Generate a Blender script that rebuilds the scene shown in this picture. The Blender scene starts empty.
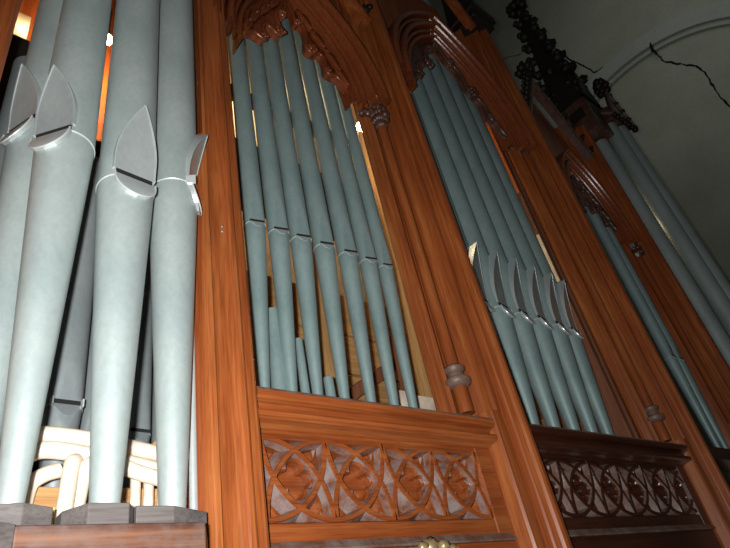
import bpy, math, random
from mathutils import Vector, Matrix
S = 1.5                     # one layout unit = 1.5 m (distance from lens to the face of the organ case)
C = bpy.context.scene.collection
sin, cos, pi = math.sin, math.cos, math.pi

# ------------------------------------------------------------------ materials
def new_mat(name):
    m = bpy.data.materials.new(name); m.use_nodes = True
    nt = m.node_tree; b = nt.nodes['Principled BSDF']
    return m, nt, b
def noise(nt, scale, mapscale=(1, 1, 1), detail=4, rough=.55):
    tc = nt.nodes.new('ShaderNodeTexCoord'); mp = nt.nodes.new('ShaderNodeMapping')
    mp.inputs['Scale'].default_value = mapscale
    n = nt.nodes.new('ShaderNodeTexNoise'); n.inputs['Scale'].default_value = scale
    n.inputs['Detail'].default_value = detail; n.inputs['Roughness'].default_value = rough
    nt.links.new(tc.outputs['Object'], mp.inputs[0]); nt.links.new(mp.outputs[0], n.inputs['Vector'])
    return n
def ramp(nt, src, stops):
    r = nt.nodes.new('ShaderNodeValToRGB'); e = r.color_ramp.elements
    e[0].position, e[0].color = stops[0][0], (*stops[0][1], 1)
    e[1].position, e[1].color = stops[-1][0], (*stops[-1][1], 1)
    for p, c in stops[1:-1]:
        k = e.new(p); k.color = (*c, 1)
    nt.links.new(src, r.inputs[0]); return r
def mix(nt, a, b, fac, mode='MIX'):
    m = nt.nodes.new('ShaderNodeMix'); m.data_type = 'RGBA'; m.blend_type = mode
    if isinstance(fac, float): m.inputs[0].default_value = fac
    else: nt.links.new(fac, m.inputs[0])
    for s, k in ((a, 6), (b, 7)):
        if isinstance(s, tuple): m.inputs[k].default_value = (*s, 1)
        else: nt.links.new(s, m.inputs[k])
    return m.outputs[2]
def wood(name, dark, mid, light, axis='z', rough=.36, spec=.5, dust=0.0, dustcol=(.16, .13, .13)):
    m, nt, b = new_mat(name)
    st = {'z': (1, 1, .045), 'x': (.045, 1, 1), 'y': (1, .045, 1)}[axis]
    n1 = noise(nt, 26, st, 5, .6); r1 = ramp(nt, n1.outputs[0], [(.22, dark), (.5, mid), (.80, light)])
    n2 = noise(nt, 150, st, 3, .6); r2 = ramp(nt, n2.outputs[0], [(.34, (.66, .62, .58)), (.54, (1, 1, 1))])
    col = mix(nt, r1.outputs[0], r2.outputs[0], .8, 'MULTIPLY')
    n3 = noise(nt, 1.7, (1, 1, .6), 3, .5); r3 = ramp(nt, n3.outputs[0], [(.35, (.75, .70, .68)), (.62, (1.08, 1.05, 1.0))])
    col = mix(nt, col, r3.outputs[0], .8, 'MULTIPLY')
    if dust:
        n4 = noise(nt, 14, (1, 1, 1), 5, .7); r4 = ramp(nt, n4.outputs[0], [(.38, (0, 0, 0)), (.62, (dust, dust, dust))])
        col = mix(nt, col, dustcol, r4.outputs[0])
    nt.links.new(col, b.inputs['Base Color'])
    b.inputs['Roughness'].default_value = rough
    b.inputs['Specular IOR Level'].default_value = spec
    bp = nt.nodes.new('ShaderNodeBump'); bp.inputs['Strength'].default_value = .12; bp.inputs['Distance'].default_value = .004
    nt.links.new(n2.outputs[0], bp.inputs['Height']); nt.links.new(bp.outputs[0], b.inputs['Normal'])
    return m
def metal(name, a, c, metallic=.35, rough=.48, scale=5):
    m, nt, b = new_mat(name)
    n = noise(nt, scale, (1, 1, .5), 6, .6); r = ramp(nt, n.outputs[0], [(.33, a), (.66, c)])
    n2 = noise(nt, 60, (1, 1, .7), 4, .7); r2 = ramp(nt, n2.outputs[0], [(.35, (.86, .86, .86)), (.6, (1, 1, 1))])
    nt.links.new(mix(nt, r.outputs[0], r2.outputs[0], .6, 'MULTIPLY'), b.inputs['Base Color'])
    b.inputs['Metallic'].default_value = metallic
    rr = nt.nodes.new('ShaderNodeMapRange'); rr.inputs[3].default_value = rough - .06; rr.inputs[4].default_value = rough + .1
    nt.links.new(n.outputs[0], rr.inputs[0]); nt.links.new(rr.outputs[0], b.inputs['Roughness'])
    return m
def plain(name, col, rough=.6, emit=None, es=0, metallic=0, n=0):
    m, nt, b = new_mat(name)
    if n:
        k = noise(nt, n, (1, 1, 1), 5, .6)
        r = ramp(nt, k.outputs[0], [(.35, tuple(c * .72 for c in col)), (.65, tuple(min(1, c * 1.15) for c in col))])
        nt.links.new(r.outputs[0], b.inputs['Base Color'])
    else: b.inputs['Base Color'].default_value = (*col, 1)
    b.inputs['Roughness'].default_value = rough; b.inputs['Metallic'].default_value = metallic
    if emit:
        b.inputs['Emission Color'].default_value = (*emit, 1); b.inputs['Emission Strength'].default_value = es
    return m
WD, WM, WL = (.16, .036, .010), (.275, .071, .018), (.42, .150, .044)
M = {
 'wood': wood('varnished_oak', WD, WM, WL, 'z'),
 'woodx': wood('varnished_oak_across', WD, WM, WL, 'x'),
 'dusty': wood('dusty_oak', (.14, .045, .022), (.19, .075, .042), (.24, .11, .07), 'z', .38, .5, .8, (.24, .20, .195)),
 'dustyx': wood('dusty_oak_across', (.10, .045, .025), (.15, .07, .045), (.20, .11, .08), 'x', .45, .5, .8, (.19, .16, .145)),
 'ring': wood('dull_turned_oak', (.11, .055, .036), (.16, .085, .058), (.21, .125, .09), 'x', .5, .5, .5, (.20, .16, .14)),
 'smooth': wood('polished_oak', (.17, .040, .014), (.21, .052, .017), (.26, .068, .022), 'z', .27, .6),
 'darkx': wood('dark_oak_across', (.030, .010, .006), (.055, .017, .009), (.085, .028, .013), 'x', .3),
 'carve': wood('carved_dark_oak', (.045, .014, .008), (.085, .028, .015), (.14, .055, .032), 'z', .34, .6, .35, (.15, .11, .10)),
 'black_oak': wood('blackened_oak', (.006, .004, .003), (.012, .007, .005), (.022, .012, .009), 'z', .6),
 'worn': wood('worn_dark_board', (.028, .013, .010), (.085, .034, .022), (.26, .115, .060), 'x', .5, .4, .5, (.13, .10, .09)),
 'block': wood('grey_dusty_block', (.06, .055, .055), (.11, .10, .10), (.17, .155, .152), 'x', .7),
 'tan': wood('tan_softwood', (.36, .19, .065), (.50, .29, .11), (.62, .40, .18), 'x', .55),
 'tanz': wood('tan_softwood_upright', (.36, .19, .065), (.50, .29, .11), (.62, .40, .18), 'z', .55),
 'redwood': wood('reddish_beam', (.15, .05, .025), (.22, .085, .045), (.29, .13, .07), 'z', .55),
 'cream': plain('cream_duct', (.80, .66, .53), .45, n=9),
 'yellow': plain('yellow_board', (.85, .62, .24), .55, n=6),
 'pale': plain('pale_lining', (.74, .62, .42), .6, n=5),
 'orange': wood('orange_lining', (.50, .11, .025), (.66, .17, .04), (.78, .25, .06), 'z', .5),
 'pipe': metal('grey_zinc', (.335, .405, .405), (.44, .50, .49)),
 'pipe2': metal('grey_zinc_green', (.225, .325, .325), (.305, .405, .40), .35, .46, 7),
 'lip': metal('pale_lip_metal', (.46, .52, .53), (.60, .65, .65), .45, .34),
 'leaf_face': metal('leaf_lip_metal', (.42, .47, .475), (.54, .585, .58), .78, .34),
 'leaf_soft': metal('leaf_lip_zinc', (.42, .475, .48), (.54, .59, .585), .5, .36),
 'seam': plain('solder_bead', (.78, .82, .80), .3, metallic=.5),
 'back': metal('dull_lead', (.25, .29, .30), (.33, .37, .38), .4, .42),
 'slot': plain('mouth_shade_black', (.006, .006, .006), .9),  # black stands in for the shade in the pipe mouths
 'blackp': plain('shade_sheet_black', (.006, .0045, .004), .95),  # for sheets added to imitate deep shade inside the case
 'gilt': plain('worn_gilding', (.52, .40, .20), .35, metallic=.6, n=25),
 'crack': plain('crack_dark', (.008, .008, .007), .95),
 'bulb': plain('bulb_glow', (1, .9, .7), .4, (1, .80, .42), 16),
 'socket': plain('lamp_socket', (.05, .04, .03), .5),
}
def plaster(name, a, c):
    m, nt, b = new_mat(name)
    n = noise(nt, .45, (1, 1, 1), 6, .6); r = ramp(nt, n.outputs[0], [(.3, a), (.7, c)])
    n2 = noise(nt, 12, (1, 1, 1), 5, .7); r2 = ramp(nt, n2.outputs[0], [(.3, (.85, .85, .85)), (.6, (1, 1, 1))])
    nt.links.new(mix(nt, r.outputs[0], r2.outputs[0], .7, 'MULTIPLY'), b.inputs['Base Color'])
    b.inputs['Roughness'].default_value = .9; b.inputs['Specular IOR Level'].default_value = .15
    return m
M['plaster'] = plaster('aged_plaster', (.40, .40, .33), (.56, .56, .47))
M['plaster_trim'] = plaster('grey_plaster_band', (.42, .44, .41), (.52, .54, .50))
M['floor'] = wood('plank_floor', (.10, .06, .035), (.17, .10, .06), (.24, .15, .09), 'x', .5)

# ------------------------------------------------------------------ mesh helpers
class MB:
    def __init__(s): s.v = []; s.f = []; s.m = []; s.sm = []
    def add(s, vs, fs, mi=0, smooth=False):
        o = len(s.v); s.v += [tuple(v) for v in vs]
        for f in fs: s.f.append([o + i for i in f]); s.m.append(mi); s.sm.append(smooth)
    def box(s, x0, x1, y0, y1, z0, z1, mi=0):
        s.add([(x, y, z) for z in (z0, z1) for y in (y0, y1) for x in (x0, x1)],
              [(0, 2, 3, 1), (4, 5, 7, 6), (0, 1, 5, 4), (2, 6, 7, 3), (0, 4, 6, 2), (1, 3, 7, 5)], mi)
    def prism(s, pts, z0, z1, mi=0, smooth=False):      # closed outline (x,y) raised along z
        n = len(pts)
        s.add([(x, y, z0) for x, y in pts] + [(x, y, z1) for x, y in pts],
              [(i, (i + 1) % n, n + (i + 1) % n, n + i) for i in range(n)] + [tuple(range(n - 1, -1, -1)), tuple(range(n, 2 * n))], mi, smooth)
    def rail(s, prof, x0, x1, mi=0, mis=None):          # closed outline (y,z) drawn along x
        n = len(prof)
        for i in range(n):
            a, b = prof[i], prof[(i + 1) % n]
            s.add([(x0, *a), (x1, *a), (x1, *b), (x0, *b)], [(0, 1, 2, 3)], mis[i] if mis else mi)
        s.add([(x0, *p) for p in prof], [tuple(range(n))], mi); s.add([(x1, *p) for p in prof], [tuple(range(n - 1, -1, -1))], mi)
    def ply(s, poly, y0, y1, mi=0):                     # outline (x,z) given thickness along y
        n = len(poly)
        s.add([(x, y0, z) for x, z in poly] + [(x, y1, z) for x, z in poly],
              [tuple(range(n)), tuple(range(2 * n - 1, n - 1, -1))] + [(i, n + i, n + (i + 1) % n, (i + 1) % n) for i in range(n)], mi)
    def tube(s, pts, r, n=10, mi=0, smooth=True, caps=True):
        pts = [Vector(p) for p in pts]; rings = []; up = None
        for i, p in enumerate(pts):
            t = (pts[min(i + 1, len(pts) - 1)] - pts[max(i - 1, 0)]).normalized()
            if up is None: up = t.orthogonal().normalized()
            up = (up - t * up.dot(t)).normalized(); w = t.cross(up)
            rr = r[i] if isinstance(r, (list, tuple)) else r
            rings.append([p + up * cos(2 * pi * k / n) * rr + w * sin(2 * pi * k / n) * rr for k in range(n)])
        vs = [v for q in rings for v in q]
        fs = [(i * n + k, i * n + (k + 1) % n, (i + 1) * n + (k + 1) % n, (i + 1) * n + k) for i in range(len(pts) - 1) for k in range(n)]
        s.add(vs, fs, mi, smooth)
        if caps: s.add(rings[0], [tuple(range(n - 1, -1, -1))], mi); s.add(rings[-1], [tuple(range(n))], mi)
    def lathe(s, cx, cy, prof, n=20, mi=0, sx=1, sy=1, rot=0):    # prof (r,z)
        vs = [(cx + sx * r * cos(rot + 2 * pi * k / n), cy + sy * r * sin(rot + 2 * pi * k / n), z) for r, z in prof for k in range(n)]
        fs = [(i * n + k, i * n + (k + 1) % n, (i + 1) * n + (k + 1) % n, (i + 1) * n + k) for i in range(len(prof) - 1) for k in range(n)]
        s.add(vs, fs, mi, n > 8)
        s.add(vs[:n], [tuple(range(n - 1, -1, -1))], mi); s.add(vs[-n:], [tuple(range(n))], mi)
    def blob(s, c, r, rnd, mi=0, sc=(1, 1, 1), n=7):    # small carved lump
        c = Vector(c); vs = []; ax = Vector((rnd.uniform(-1, 1), rnd.uniform(-1, 1), rnd.uniform(-1, 1)))
        R = Matrix.Rotation(rnd.uniform(0, 6), 3, ax.normalized() if ax.length > .01 else Vector((0, 0, 1)))
        for i in range(n):
            th = pi * (i + .15) / (n - .7)
            for k in range(n + 2):
                ph = 2 * pi * k / (n + 2); q = r * (1 + .22 * sin(3 * ph + 2 * th) + rnd.uniform(-.06, .06))
                d = R @ Vector((sin(th) * cos(ph), sin(th) * sin(ph), cos(th)))
                vs.append(c + Vector((d.x * sc[0], d.y * sc[1], d.z * sc[2])) * q)
        w = n + 2
        fs = [(i * w + k, i * w + (k + 1) % w, (i + 1) * w + (k + 1) % w, (i + 1) * w + k) for i in range(n - 1) for k in range(w)]
        fs += [tuple(range(w - 1, -1, -1)), tuple(range((n - 1) * w, n * w))]
        s.add(vs, fs, mi, True)
    def rosette(s, c, r, rnd, petals=5, tilt=0, mi=0):
        s.blob(c, r * .42, rnd, mi)
        for k in range(petals):
            a = 2 * pi * k / petals + tilt
            s.blob((c[0] + r * .62 * cos(a), c[1] + r * .12 * rnd.uniform(-1, 1), c[2] + r * .62 * sin(a)), r * .40, rnd, mi, (1, .8, 1))
    def leaf(s, base, tip, w, y, bulge, mi=0, n=9):     # carved pointed leaf with a mid rib, in the x-z plane
        b = Vector((base[0], 0, base[1])); t = Vector((tip[0], 0, tip[1])); d = t - b; nrm = Vector((-d.z, 0, d.x)).normalized()
        vs = []
        for i in range(n):
            u = i / (n - 1); ww = w * (sin(pi * min(1, u * 1.0)) ** .7 * (1 - .35 * u) + .04) * (1 + .22 * sin(u * 19))
            ctr = b + d * u + nrm * w * .25 * sin(pi * u)
            for q, h in ((-1, 0), (-.55, .55), (0, .25), (.55, .55), (1, 0)):
                p = ctr + nrm * ww * q; vs.append((p.x, y - bulge * h * (.4 + .6 * sin(pi * u)) - bulge * .5 * u * u, p.z))
        fs = [(i * 5 + k, i * 5 + k + 1, (i + 1) * 5 + k + 1, (i + 1) * 5 + k) for i in range(n - 1) for k in range(4)]
        m = len(vs); vs += [(x, y + .012, z) for x, yy, z in vs]
        fs += [tuple(m + q for q in reversed(f)) for f in fs]
        rim = [i * 5 for i in range(n)] + [(n - 1) * 5 + 4 - 0] + [i * 5 + 4 for i in range(n - 2, -1, -1)]
        fs += [(rim[i], rim[(i + 1) % len(rim)], m + rim[(i + 1) % len(rim)], m + rim[i]) for i in range(len(rim))]
        s.add(vs, fs, mi, True)
    def sweep(s, path, prof, mi=0, mis=None, centre=None, smooth=False):   # path (x,z); prof open list (n,y): n = offset along left normal
        P = [Vector((x, z)) for x, z in path]; N = len(P); vs = []
        for i in range(N):
            t = (P[min(i + 1, N - 1)] - P[max(i - 1, 0)]).normalized(); nn = Vector((-t.y, t.x))
            for n, y in prof: q = P[i] + nn * n; vs.append((q.x, y, q.y))
        k = len(prof)
        for j in range(k - 1):
            o = [(i * k + j, (i + 1) * k + j, (i + 1) * k + j + 1, i * k + j + 1) for i in range(N - 1)]
            s.add(vs, o, mis[j] if mis else mi, smooth)
    def build(s, name, mat, parent=None, bevel=0, root=None, weld=True):
        me = bpy.data.meshes.new(name)
        off = Vector((0, 0, 0)); q = parent
        while q is not None: off += q.location; q = q.parent
        if root is not None: off = Vector(root) * S
        me.from_pydata([tuple(Vector(v) * S - off) for v in s.v], [], s.f)
        for mm in (mat if isinstance(mat, (list, tuple)) else [mat]): me.materials.append(mm)
        for p, mi, sm in zip(me.polygons, s.m, s.sm): p.material_index = mi; p.use_smooth = sm
        me.validate(); me.update()
        import bmesh
        bm = bmesh.new(); bm.from_mesh(me)
        if weld: bmesh.ops.remove_doubles(bm, verts=bm.verts, dist=1e-5)
        bmesh.ops.recalc_face_normals(bm, faces=bm.faces)
        bm.to_mesh(me); bm.free()
        if weld and any(s.sm): me.set_sharp_from_angle(angle=.75)
        o = bpy.data.objects.new(name, me); C.objects.link(o); o.parent = parent
        if root is not None and parent is None: o.location = off
        if bevel:
            b = o.modifiers.new('bevel', 'BEVEL'); b.width = bevel * S; b.segments = 2; b.limit_method = 'ANGLE'; b.angle_limit = .6
        return o
def thing(name, loc, label, cat, group=None):
    o = bpy.data.objects.new(name, None); C.objects.link(o); o.location = Vector(loc) * S; o.empty_display_size = .1
    o['label'] = label; o['category'] = cat
    if group: o['group'] = group
    return o
def tag(o, label, cat, group=None):
    o['label'] = label; o['category'] = cat
    if group: o['group'] = group
    return o
def structure(o): o['kind'] = 'structure'; return o

FLOOR = -1.1
# ------------------------------------------------------------------ setting
b = MB(); b.box(-3, 9, -4, 4, FLOOR - .08, FLOOR); structure(b.build('floor', M['floor']))
b = MB(); b.box(9, 9.3, -6, 8, FLOOR, 20); wall = structure(b.build('wall_right', M['plaster']))
b = MB(); b.box(-3, 9, 3.6, 3.8, FLOOR, 20); structure(b.build('wall_back', M['plaster']))
# moulded arch band on the far wall
cy_, cz_, R_ = None, None, None
def circ(p, q, r):
    ax, ay = p; bx, by = q; cx, cy = r
    d = 2 * (ax * (by - cy) + bx * (cy - ay) + cx * (ay - by))
    ux = ((ax * ax + ay * ay) * (by - cy) + (bx * bx + by * by) * (cy - ay) + (cx * cx + cy * cy) * (ay - by)) / d
    uy = ((ax * ax + ay * ay) * (cx - bx) + (bx * bx + by * by) * (ax - cx) + (cx * cx + cy * cy) * (bx - ax)) / d
    return ux, uy, math.hypot(ax - ux, ay - uy)
ay, az, ar = circ((2.0, 8.12), (1.0, 8.20), (-.41, 7.53))
def arch_band(mb, r0, r1, x0, a0=-.3, a1=pi + .3, n=64):
    vs = []
    for i in range(n + 1):
        a = a0 + (a1 - a0) * i / n
        for r, x in ((r0, 9.02), (r0, x0), (r1, x0), (r1, 9.02)): vs.append((x, ay + r * cos(a), az + r * sin(a)))
    mb.add(vs, [(i * 4 + k, i * 4 + k + 1, i * 4 + 5 + k, i * 4 + 4 + k) for i in range(n) for k in range(3)], 0, False)
    mb.add(vs[:4], [(0, 1, 2, 3)]); mb.add(vs[-4:], [(3, 2, 1, 0)])
b = MB(); arch_band(b, ar - .16, ar + .14, 8.86); arch_band(b, ar - .24, ar - .16, 8.93)
structure(b.build('trim_1', M['plaster_trim'], weld=False))
def crack(pts, w, rnd, xf=8.995):
    mb = MB(); P = []
    for i in range(len(pts) - 1):
        (y0, z0), (y1, z1) = pts[i], pts[i + 1]
        for k in range(5):
            u = k / 5; P.append((y0 + (y1 - y0) * u + rnd.uniform(-.012, .012), z0 + (z1 - z0) * u + rnd.uniform(-.012, .012)))
    P.append(pts[-1])
    for i in range(len(P) - 1):
        (y0, z0), (y1, z1) = P[i], P[i + 1]; d = Vector((y1 - y0, z1 - z0)).normalized(); ww = w * rnd.uniform(.5, 1.2)
        n = Vector((-d.y, d.x)) * ww
        q = [(y0 + n.x, z0 + n.y), (y0 - n.x, z0 - n.y), (y1 - n.x, z1 - n.y), (y1 + n.x, z1 + n.y)]
        mb.add([(xf, *p) for p in q] + [(xf + .05, *p) for p in q], [(0, 1, 2, 3), (0, 4, 5, 1), (1, 5, 6, 2), (2, 6, 7, 3), (3, 7, 4, 0)])
    mb.build('crack', M['crack'], wall, weld=False)
rc = random.Random(4)
crack([(.73, 7.83), (.70, 7.60), (.55, 7.35), (.39, 7.10), (.36, 6.90), (.41, 6.49), (.40, 6.07), (.3, 5.7)], .016, rc)
crack([(2.1, 9.75), (1.89, 9.09), (1.78, 8.80), (1.70, 8.50), (1.45, 8.45)], .014, rc)
crack([(.70, 8.02), (.735, 7.88), (.715, 7.72)], .016, rc, 8.856)
crack([(3.3, 10.9), (2.7, 10.4), (2.45, 10.9), (2.25, 10.6)], .006, rc)

# ------------------------------------------------------------------ organ pipes
def organ_pipe(label, group, x, y, z0, zm, z1, r, rt, phi, leaf=False, lean=0.0, mats=None, n=44, H=None, ears=False, name='organ_pipe', tipflare=.75):
    pm, lm = mats or (M['pipe'], M['lip'])
    root = thing(name, (x, y, z0), label, 'organ pipe', group)
    m = Vector((sin(phi), -cos(phi))); g = Vector((cos(phi), sin(phi)))
    def P(f, q, z, cx=0, cy=0): return (x + cx + m.x * f + g.x * q, y + cy + m.y * f + g.y * q, z)
    H = H or (3.7 * r if leaf else 3.0 * r)
    L = 1.15 * r
    def lf(u): return (.70 + (tipflare + .05) * u ** 1.7) * r if leaf else (.72 + .28 * u ** 1.15) * r
    # body
    lev = [zm + H * i / 16 for i in range(17)] + [zm + H * 1.15] + [zm + H * 1.15 + (z1 - zm - H * 1.15) * k / 3 for k in (1, 2, 3)]
    b = MB(); vs = []
    for z in lev:
        u = (z - zm) / H
        for k in range(n):
            a = 2 * pi * k / n; f, q = r * cos(a), r * sin(a)
            if u < 1: f = min(f, lf(u) - (.05 * r if leaf else 0))
            vs.append(P(f, q, z))
    b.add(vs, [(i * n + k, i * n + (k + 1) % n, (i + 1) * n + (k + 1) % n, (i + 1) * n + k) for i in range(len(lev) - 1) for k in range(n)], 0, True)
    b.add(vs[-n:], [tuple(range(n))]); b.add(vs[:n], [tuple(range(n - 1, -1, -1))])
    body = b.build('pipe_body', pm, root)
    # conical foot with flattened lower lip
    b = MB(); vs = []
    lev = [z0 + (zm - L - z0) * i / 6 for i in range(7)] + [zm - L + L * i / 10 for i in range(1, 11)]
    for z in lev:
        t = (z - z0) / (zm - z0); rr = rt + (r - rt) * t ** .93; ly = lean * (1 - t)
        v = max(0, (z - (zm - L)) / L)
        for k in range(n):
            a = 2 * pi * k / n; f, q = rr * cos(a), rr * sin(a)
            if v > 0: f = min(f, rr * (1 - .26 * v ** 1.3))
            vs.append(P(f, q, z, 0, ly))
    b.add(vs, [(i * n + k, i * n + (k + 1) % n, (i + 1) * n + (k + 1) % n, (i + 1) * n + k) for i in range(len(lev) - 1) for k in range(n)], 0, True)
    b.add(vs[-n:], [tuple(range(n))]); b.add(vs[:n], [tuple(range(n - 1, -1, -1))])
    b.build('pipe_foot', pm, root)
    # solder bead round the languid
    b = MB(); pts = []
    for k in range(33):
        a = .80 + (2 * pi - 1.6) * k / 32; pts.append(P(r * 1.0 * cos(a), r * 1.0 * sin(a), zm - .02 * r))
    b.tube(pts, .018 * r + .0006, 6); b.build('solder_seam', M['seam'], body)
    # black box standing in for the shade inside the hollow mouth
    b = MB(); sw, sh = .68 * r, (.30 if leaf else .26) * r; f0 = .60 * r; f1 = (.725 if leaf else .80) * r
    vs = [P(f, q, z) for z in (zm, zm + sh) for f in (f0, f1) for q in (-sw, sw)]
    b.add(vs, [(0, 2, 3, 1), (4, 5, 7, 6), (0, 1, 5, 4), (2, 6, 7, 3), (0, 4, 6, 2), (1, 3, 7, 5)])
    b.build('mouth_shade', M['slot'], body)
    # lower lip
    b = MB(); nu, nv = 12, 8; vs = []
    L2 = 1.0 * r if leaf else .62 * r
    for j in range(nv + 1):
        v = j / nv; w = (.74 if leaf else .68) * r * (max(0, 1 - v ** (2.6 if leaf else 1.3)) ** .5 if leaf else (1 - v * .75))
        for i in range(nu + 1):
            q = -w + 2 * w * i / nu
            f = (.79 + (.24 if leaf else .20) * v) * r + (.02 * r)
            if leaf: f += .04 * r * sin(pi * v)
            vs.append(P(f, q, zm - L2 * v))
    m0 = len(vs)
    for j in range(nv + 1):
        v = j / nv; w = (.74 if leaf else .68) * r * (max(0, 1 - v ** (2.6 if leaf else 1.3)) ** .5 if leaf else (1 - v * .75))
        for i in range(nu + 1): vs.append(P(.62 * r + .3 * r * v, -w + 2 * w * i / nu, zm - L2 * v))
    F = [(j * (nu + 1) + i, j * (nu + 1) + i + 1, (j + 1) * (nu + 1) + i + 1, (j + 1) * (nu + 1) + i) for j in range(nv) for i in range(nu)]
    B = [tuple(m0 + k for k in reversed(f)) for f in F]
    rim = [i for i in range(nu + 1)] + [j * (nu + 1) + nu for j in range(1, nv + 1)] + [nv * (nu + 1) + i for i in range(nu - 1, -1, -1)] + [j * (nu + 1) for j in range(nv - 1, 0, -1)]
    b.add(vs, F + B, 0, leaf); b.add(vs, [(rim[i], rim[(i + 1) % len(rim)], m0 + rim[(i + 1) % len(rim)], m0 + rim[i]) for i in range(len(rim))], 0, False)
    low = b.build('lower_lip', lm, root, weld=False)
    if leaf:
        # raised leaf shaped upper lip whose tip curls away from the pipe
        def lw(u): return .77 * r * (1.0 if u < .25 else max(0, 1 - ((u - .25) / .75) ** 1.8))
        b = MB(); nu, nv = 10, 22; vs = []; z_ = zm + (.30 * r)
        for back in (0, 1):
            for j in range(nv + 1):
                u = j / nv; w = max(lw(u), .004 * r)
                for i in range(nu + 1):
                    q = -w + 2 * w * i / nu; f = lf(u) + .02 * r - .05 * r * (1 - (q / (.75 * r)) ** 2) * (1 - u) - back * .035 * r
                    vs.append(P(f, q, z_ + (H - .30 * r) * u))
        m0 = (nu + 1) * (nv + 1)
        F = [(j * (nu + 1) + i, j * (nu + 1) + i + 1, (j + 1) * (nu + 1) + i + 1, (j + 1) * (nu + 1) + i) for j in range(nv) for i in range(nu)]
        b.add(vs, F + [tuple(m0 + k for k in reversed(f)) for f in F], 0, True)
        up = b.build('upper_lip', M['leaf_face'] if mats else M['leaf_soft'], root, weld=False)
        # rim walls that join the leaf to the pipe
        b = MB()
        for sgn in (-1, 1):
            vs = []
            for j in range(nv + 1):
                u = j / nv; w = max(lw(u), .004 * r); z = z_ + (H - .30 * r) * u
                fo = lf(u) + .045 * r; fi = min(fo - .05 * r, math.sqrt(max(0, r * r - w * w)) - .06 * r)
                for f, ww in ((fo, w + .03 * r), (fo, w - .02 * r), (fi, w - .02 * r), (fi, w + .03 * r)): vs.append(P(f, sgn * ww, z))
            b.add(vs, [(j * 4 + k, j * 4 + (k + 1) % 4, (j + 1) * 4 + (k + 1) % 4, (j + 1) * 4 + k) for j in range(nv) for k in range(4)])
            b.add(vs[:4], [(0, 1, 2, 3)]); b.add(vs[-4:], [(0, 1, 2, 3)])
        b.build('lip_rim', lm, up, weld=False)
        b = MB(); pts = []
        for j in range(17):
            a = pi * j / 16; v = sin(a) ; q = -.76 * r * cos(a); pts.append(P((.84 + .28 * v) * r, q, zm - 1.02 * r * v ** .8))
        b.tube(pts, .035 * r, 6); b.build('lip_bead', M['seam'], low)
    if ears:
        for sgn in (-1, 1):
            b = MB(); vs = [P(f, sgn * q, z) for z in (zm - .12 * r, zm + .32 * r) for f in (.6 * r, 1.0 * r) for q in (.72 * r, .80 * r)]
            b.add(vs, [(0, 2, 3, 1), (4, 5, 7, 6), (0, 1, 5, 4), (2, 6, 7, 3), (0, 4, 6, 2), (1, 3, 7, 5)])
            b.build('ear', M['seam'], root); b = MB()
    return root

G1 = 'large facade pipes of the left tower'
organ_pipe('large grey pipe at the far left, partly cut off and tucked behind its neighbour', G1, .124, 1.006, .262, 1.075, 3.1, .0565, .022, math.radians(-66), True, H=.19, tipflare=.45)
organ_pipe('large grey pipe with leaf-shaped mouth turned left, second from the left edge', G1, .160, .900, .262, .960, 3.1, .0535, .017, math.radians(-50), True, H=.185, tipflare=.5)
organ_pipe('large grey pipe standing in the middle of the worn board, its pointed mouth facing forward', G1, .277, .885, .262, .880, 3.1, .0538, .0205, math.radians(5), True, H=.195, tipflare=.6)
organ_pipe('large grey pipe against the left wooden post, its flared mouth lip seen from the side', G1, .398, .935, .270, .968, 3.1, .0535, .021, math.radians(59), True, ears=True)

# bay with the left carved panel: seven slim pipes
G2 = 'slim pipes above the left carved panel'
q2 = [.647, .720, .792, .872, .957, 1.036, 1.105]
YP = 1.12
w2 = [.0285, .0285, .0297, .0305, .0295, .0275, .0238]
nm = ['slim grey pipe right beside the left wooden post, above the left carved panel',
      'slim grey pipe, second from the left post above the left carved panel',
      'slim grey pipe, third from the left post above the left carved panel',
      'middle one of the seven slim grey pipes above the left carved panel',
      'slim grey pipe, third from the right end of the row above the left carved panel',
      'slim grey pipe, next to last on the right above the left carved panel',
      'last slim grey pipe on the right, next to the glowing bulb and the column']
for q, w, l in zip(q2, w2, nm):
    organ_pipe(l, G2, q * YP, YP, .6066, 1.135, 3.15, w * 1.12, .0132, math.radians(-12), False, .03, (M['pipe2'], M['lip']), 32, .14)
# middle bay
G3 = 'pipes above the right carved panel'
x3 = [1.600, 1.722, 1.845, 1.968, 2.091, 2.205]
nm = ['grey pipe mostly hidden behind the central pier, only its lip tip and edge showing',
      'leftmost fully visible grey pipe above the dark carved panel, beside the central pier',
      'grey pipe above the dark panel, left of the middle, pale scuff on its lip',
      'grey pipe in the middle of the row above the dark carved panel',
      'grey pipe above the dark carved panel, next to last on the right',
      'slimmest grey pipe at the right end of the row above the dark carved panel']
for i, (xx, l) in enumerate(zip(x3, nm)):
    organ_pipe(l, G3, xx * YP / 1.06, YP, .6066, 1.09, 4.2, .053 if i < 5 else .046, .022, math.radians(9), True, .02, (M['pipe2'], M['lip']), 36, .255, tipflare=1.05)
# far narrow bay
G4 = 'slim pipes in the narrow far bay'
organ_pipe('thin grey pipe glimpsed in the narrow gap beyond the second pier', G4, 3.13, 1.04, .575, 1.06, 2.45, .030, .013, 0, False, .0, (M['pipe2'], M['lip']), 24, .1)
organ_pipe('thin dark grey pipe just behind the first one in the narrow far bay', G4, 3.22, 1.04, .575, 1.06, 2.45, .030, .013, 0, False, .0, (M['pipe2'], M['lip']), 24, .1)
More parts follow.
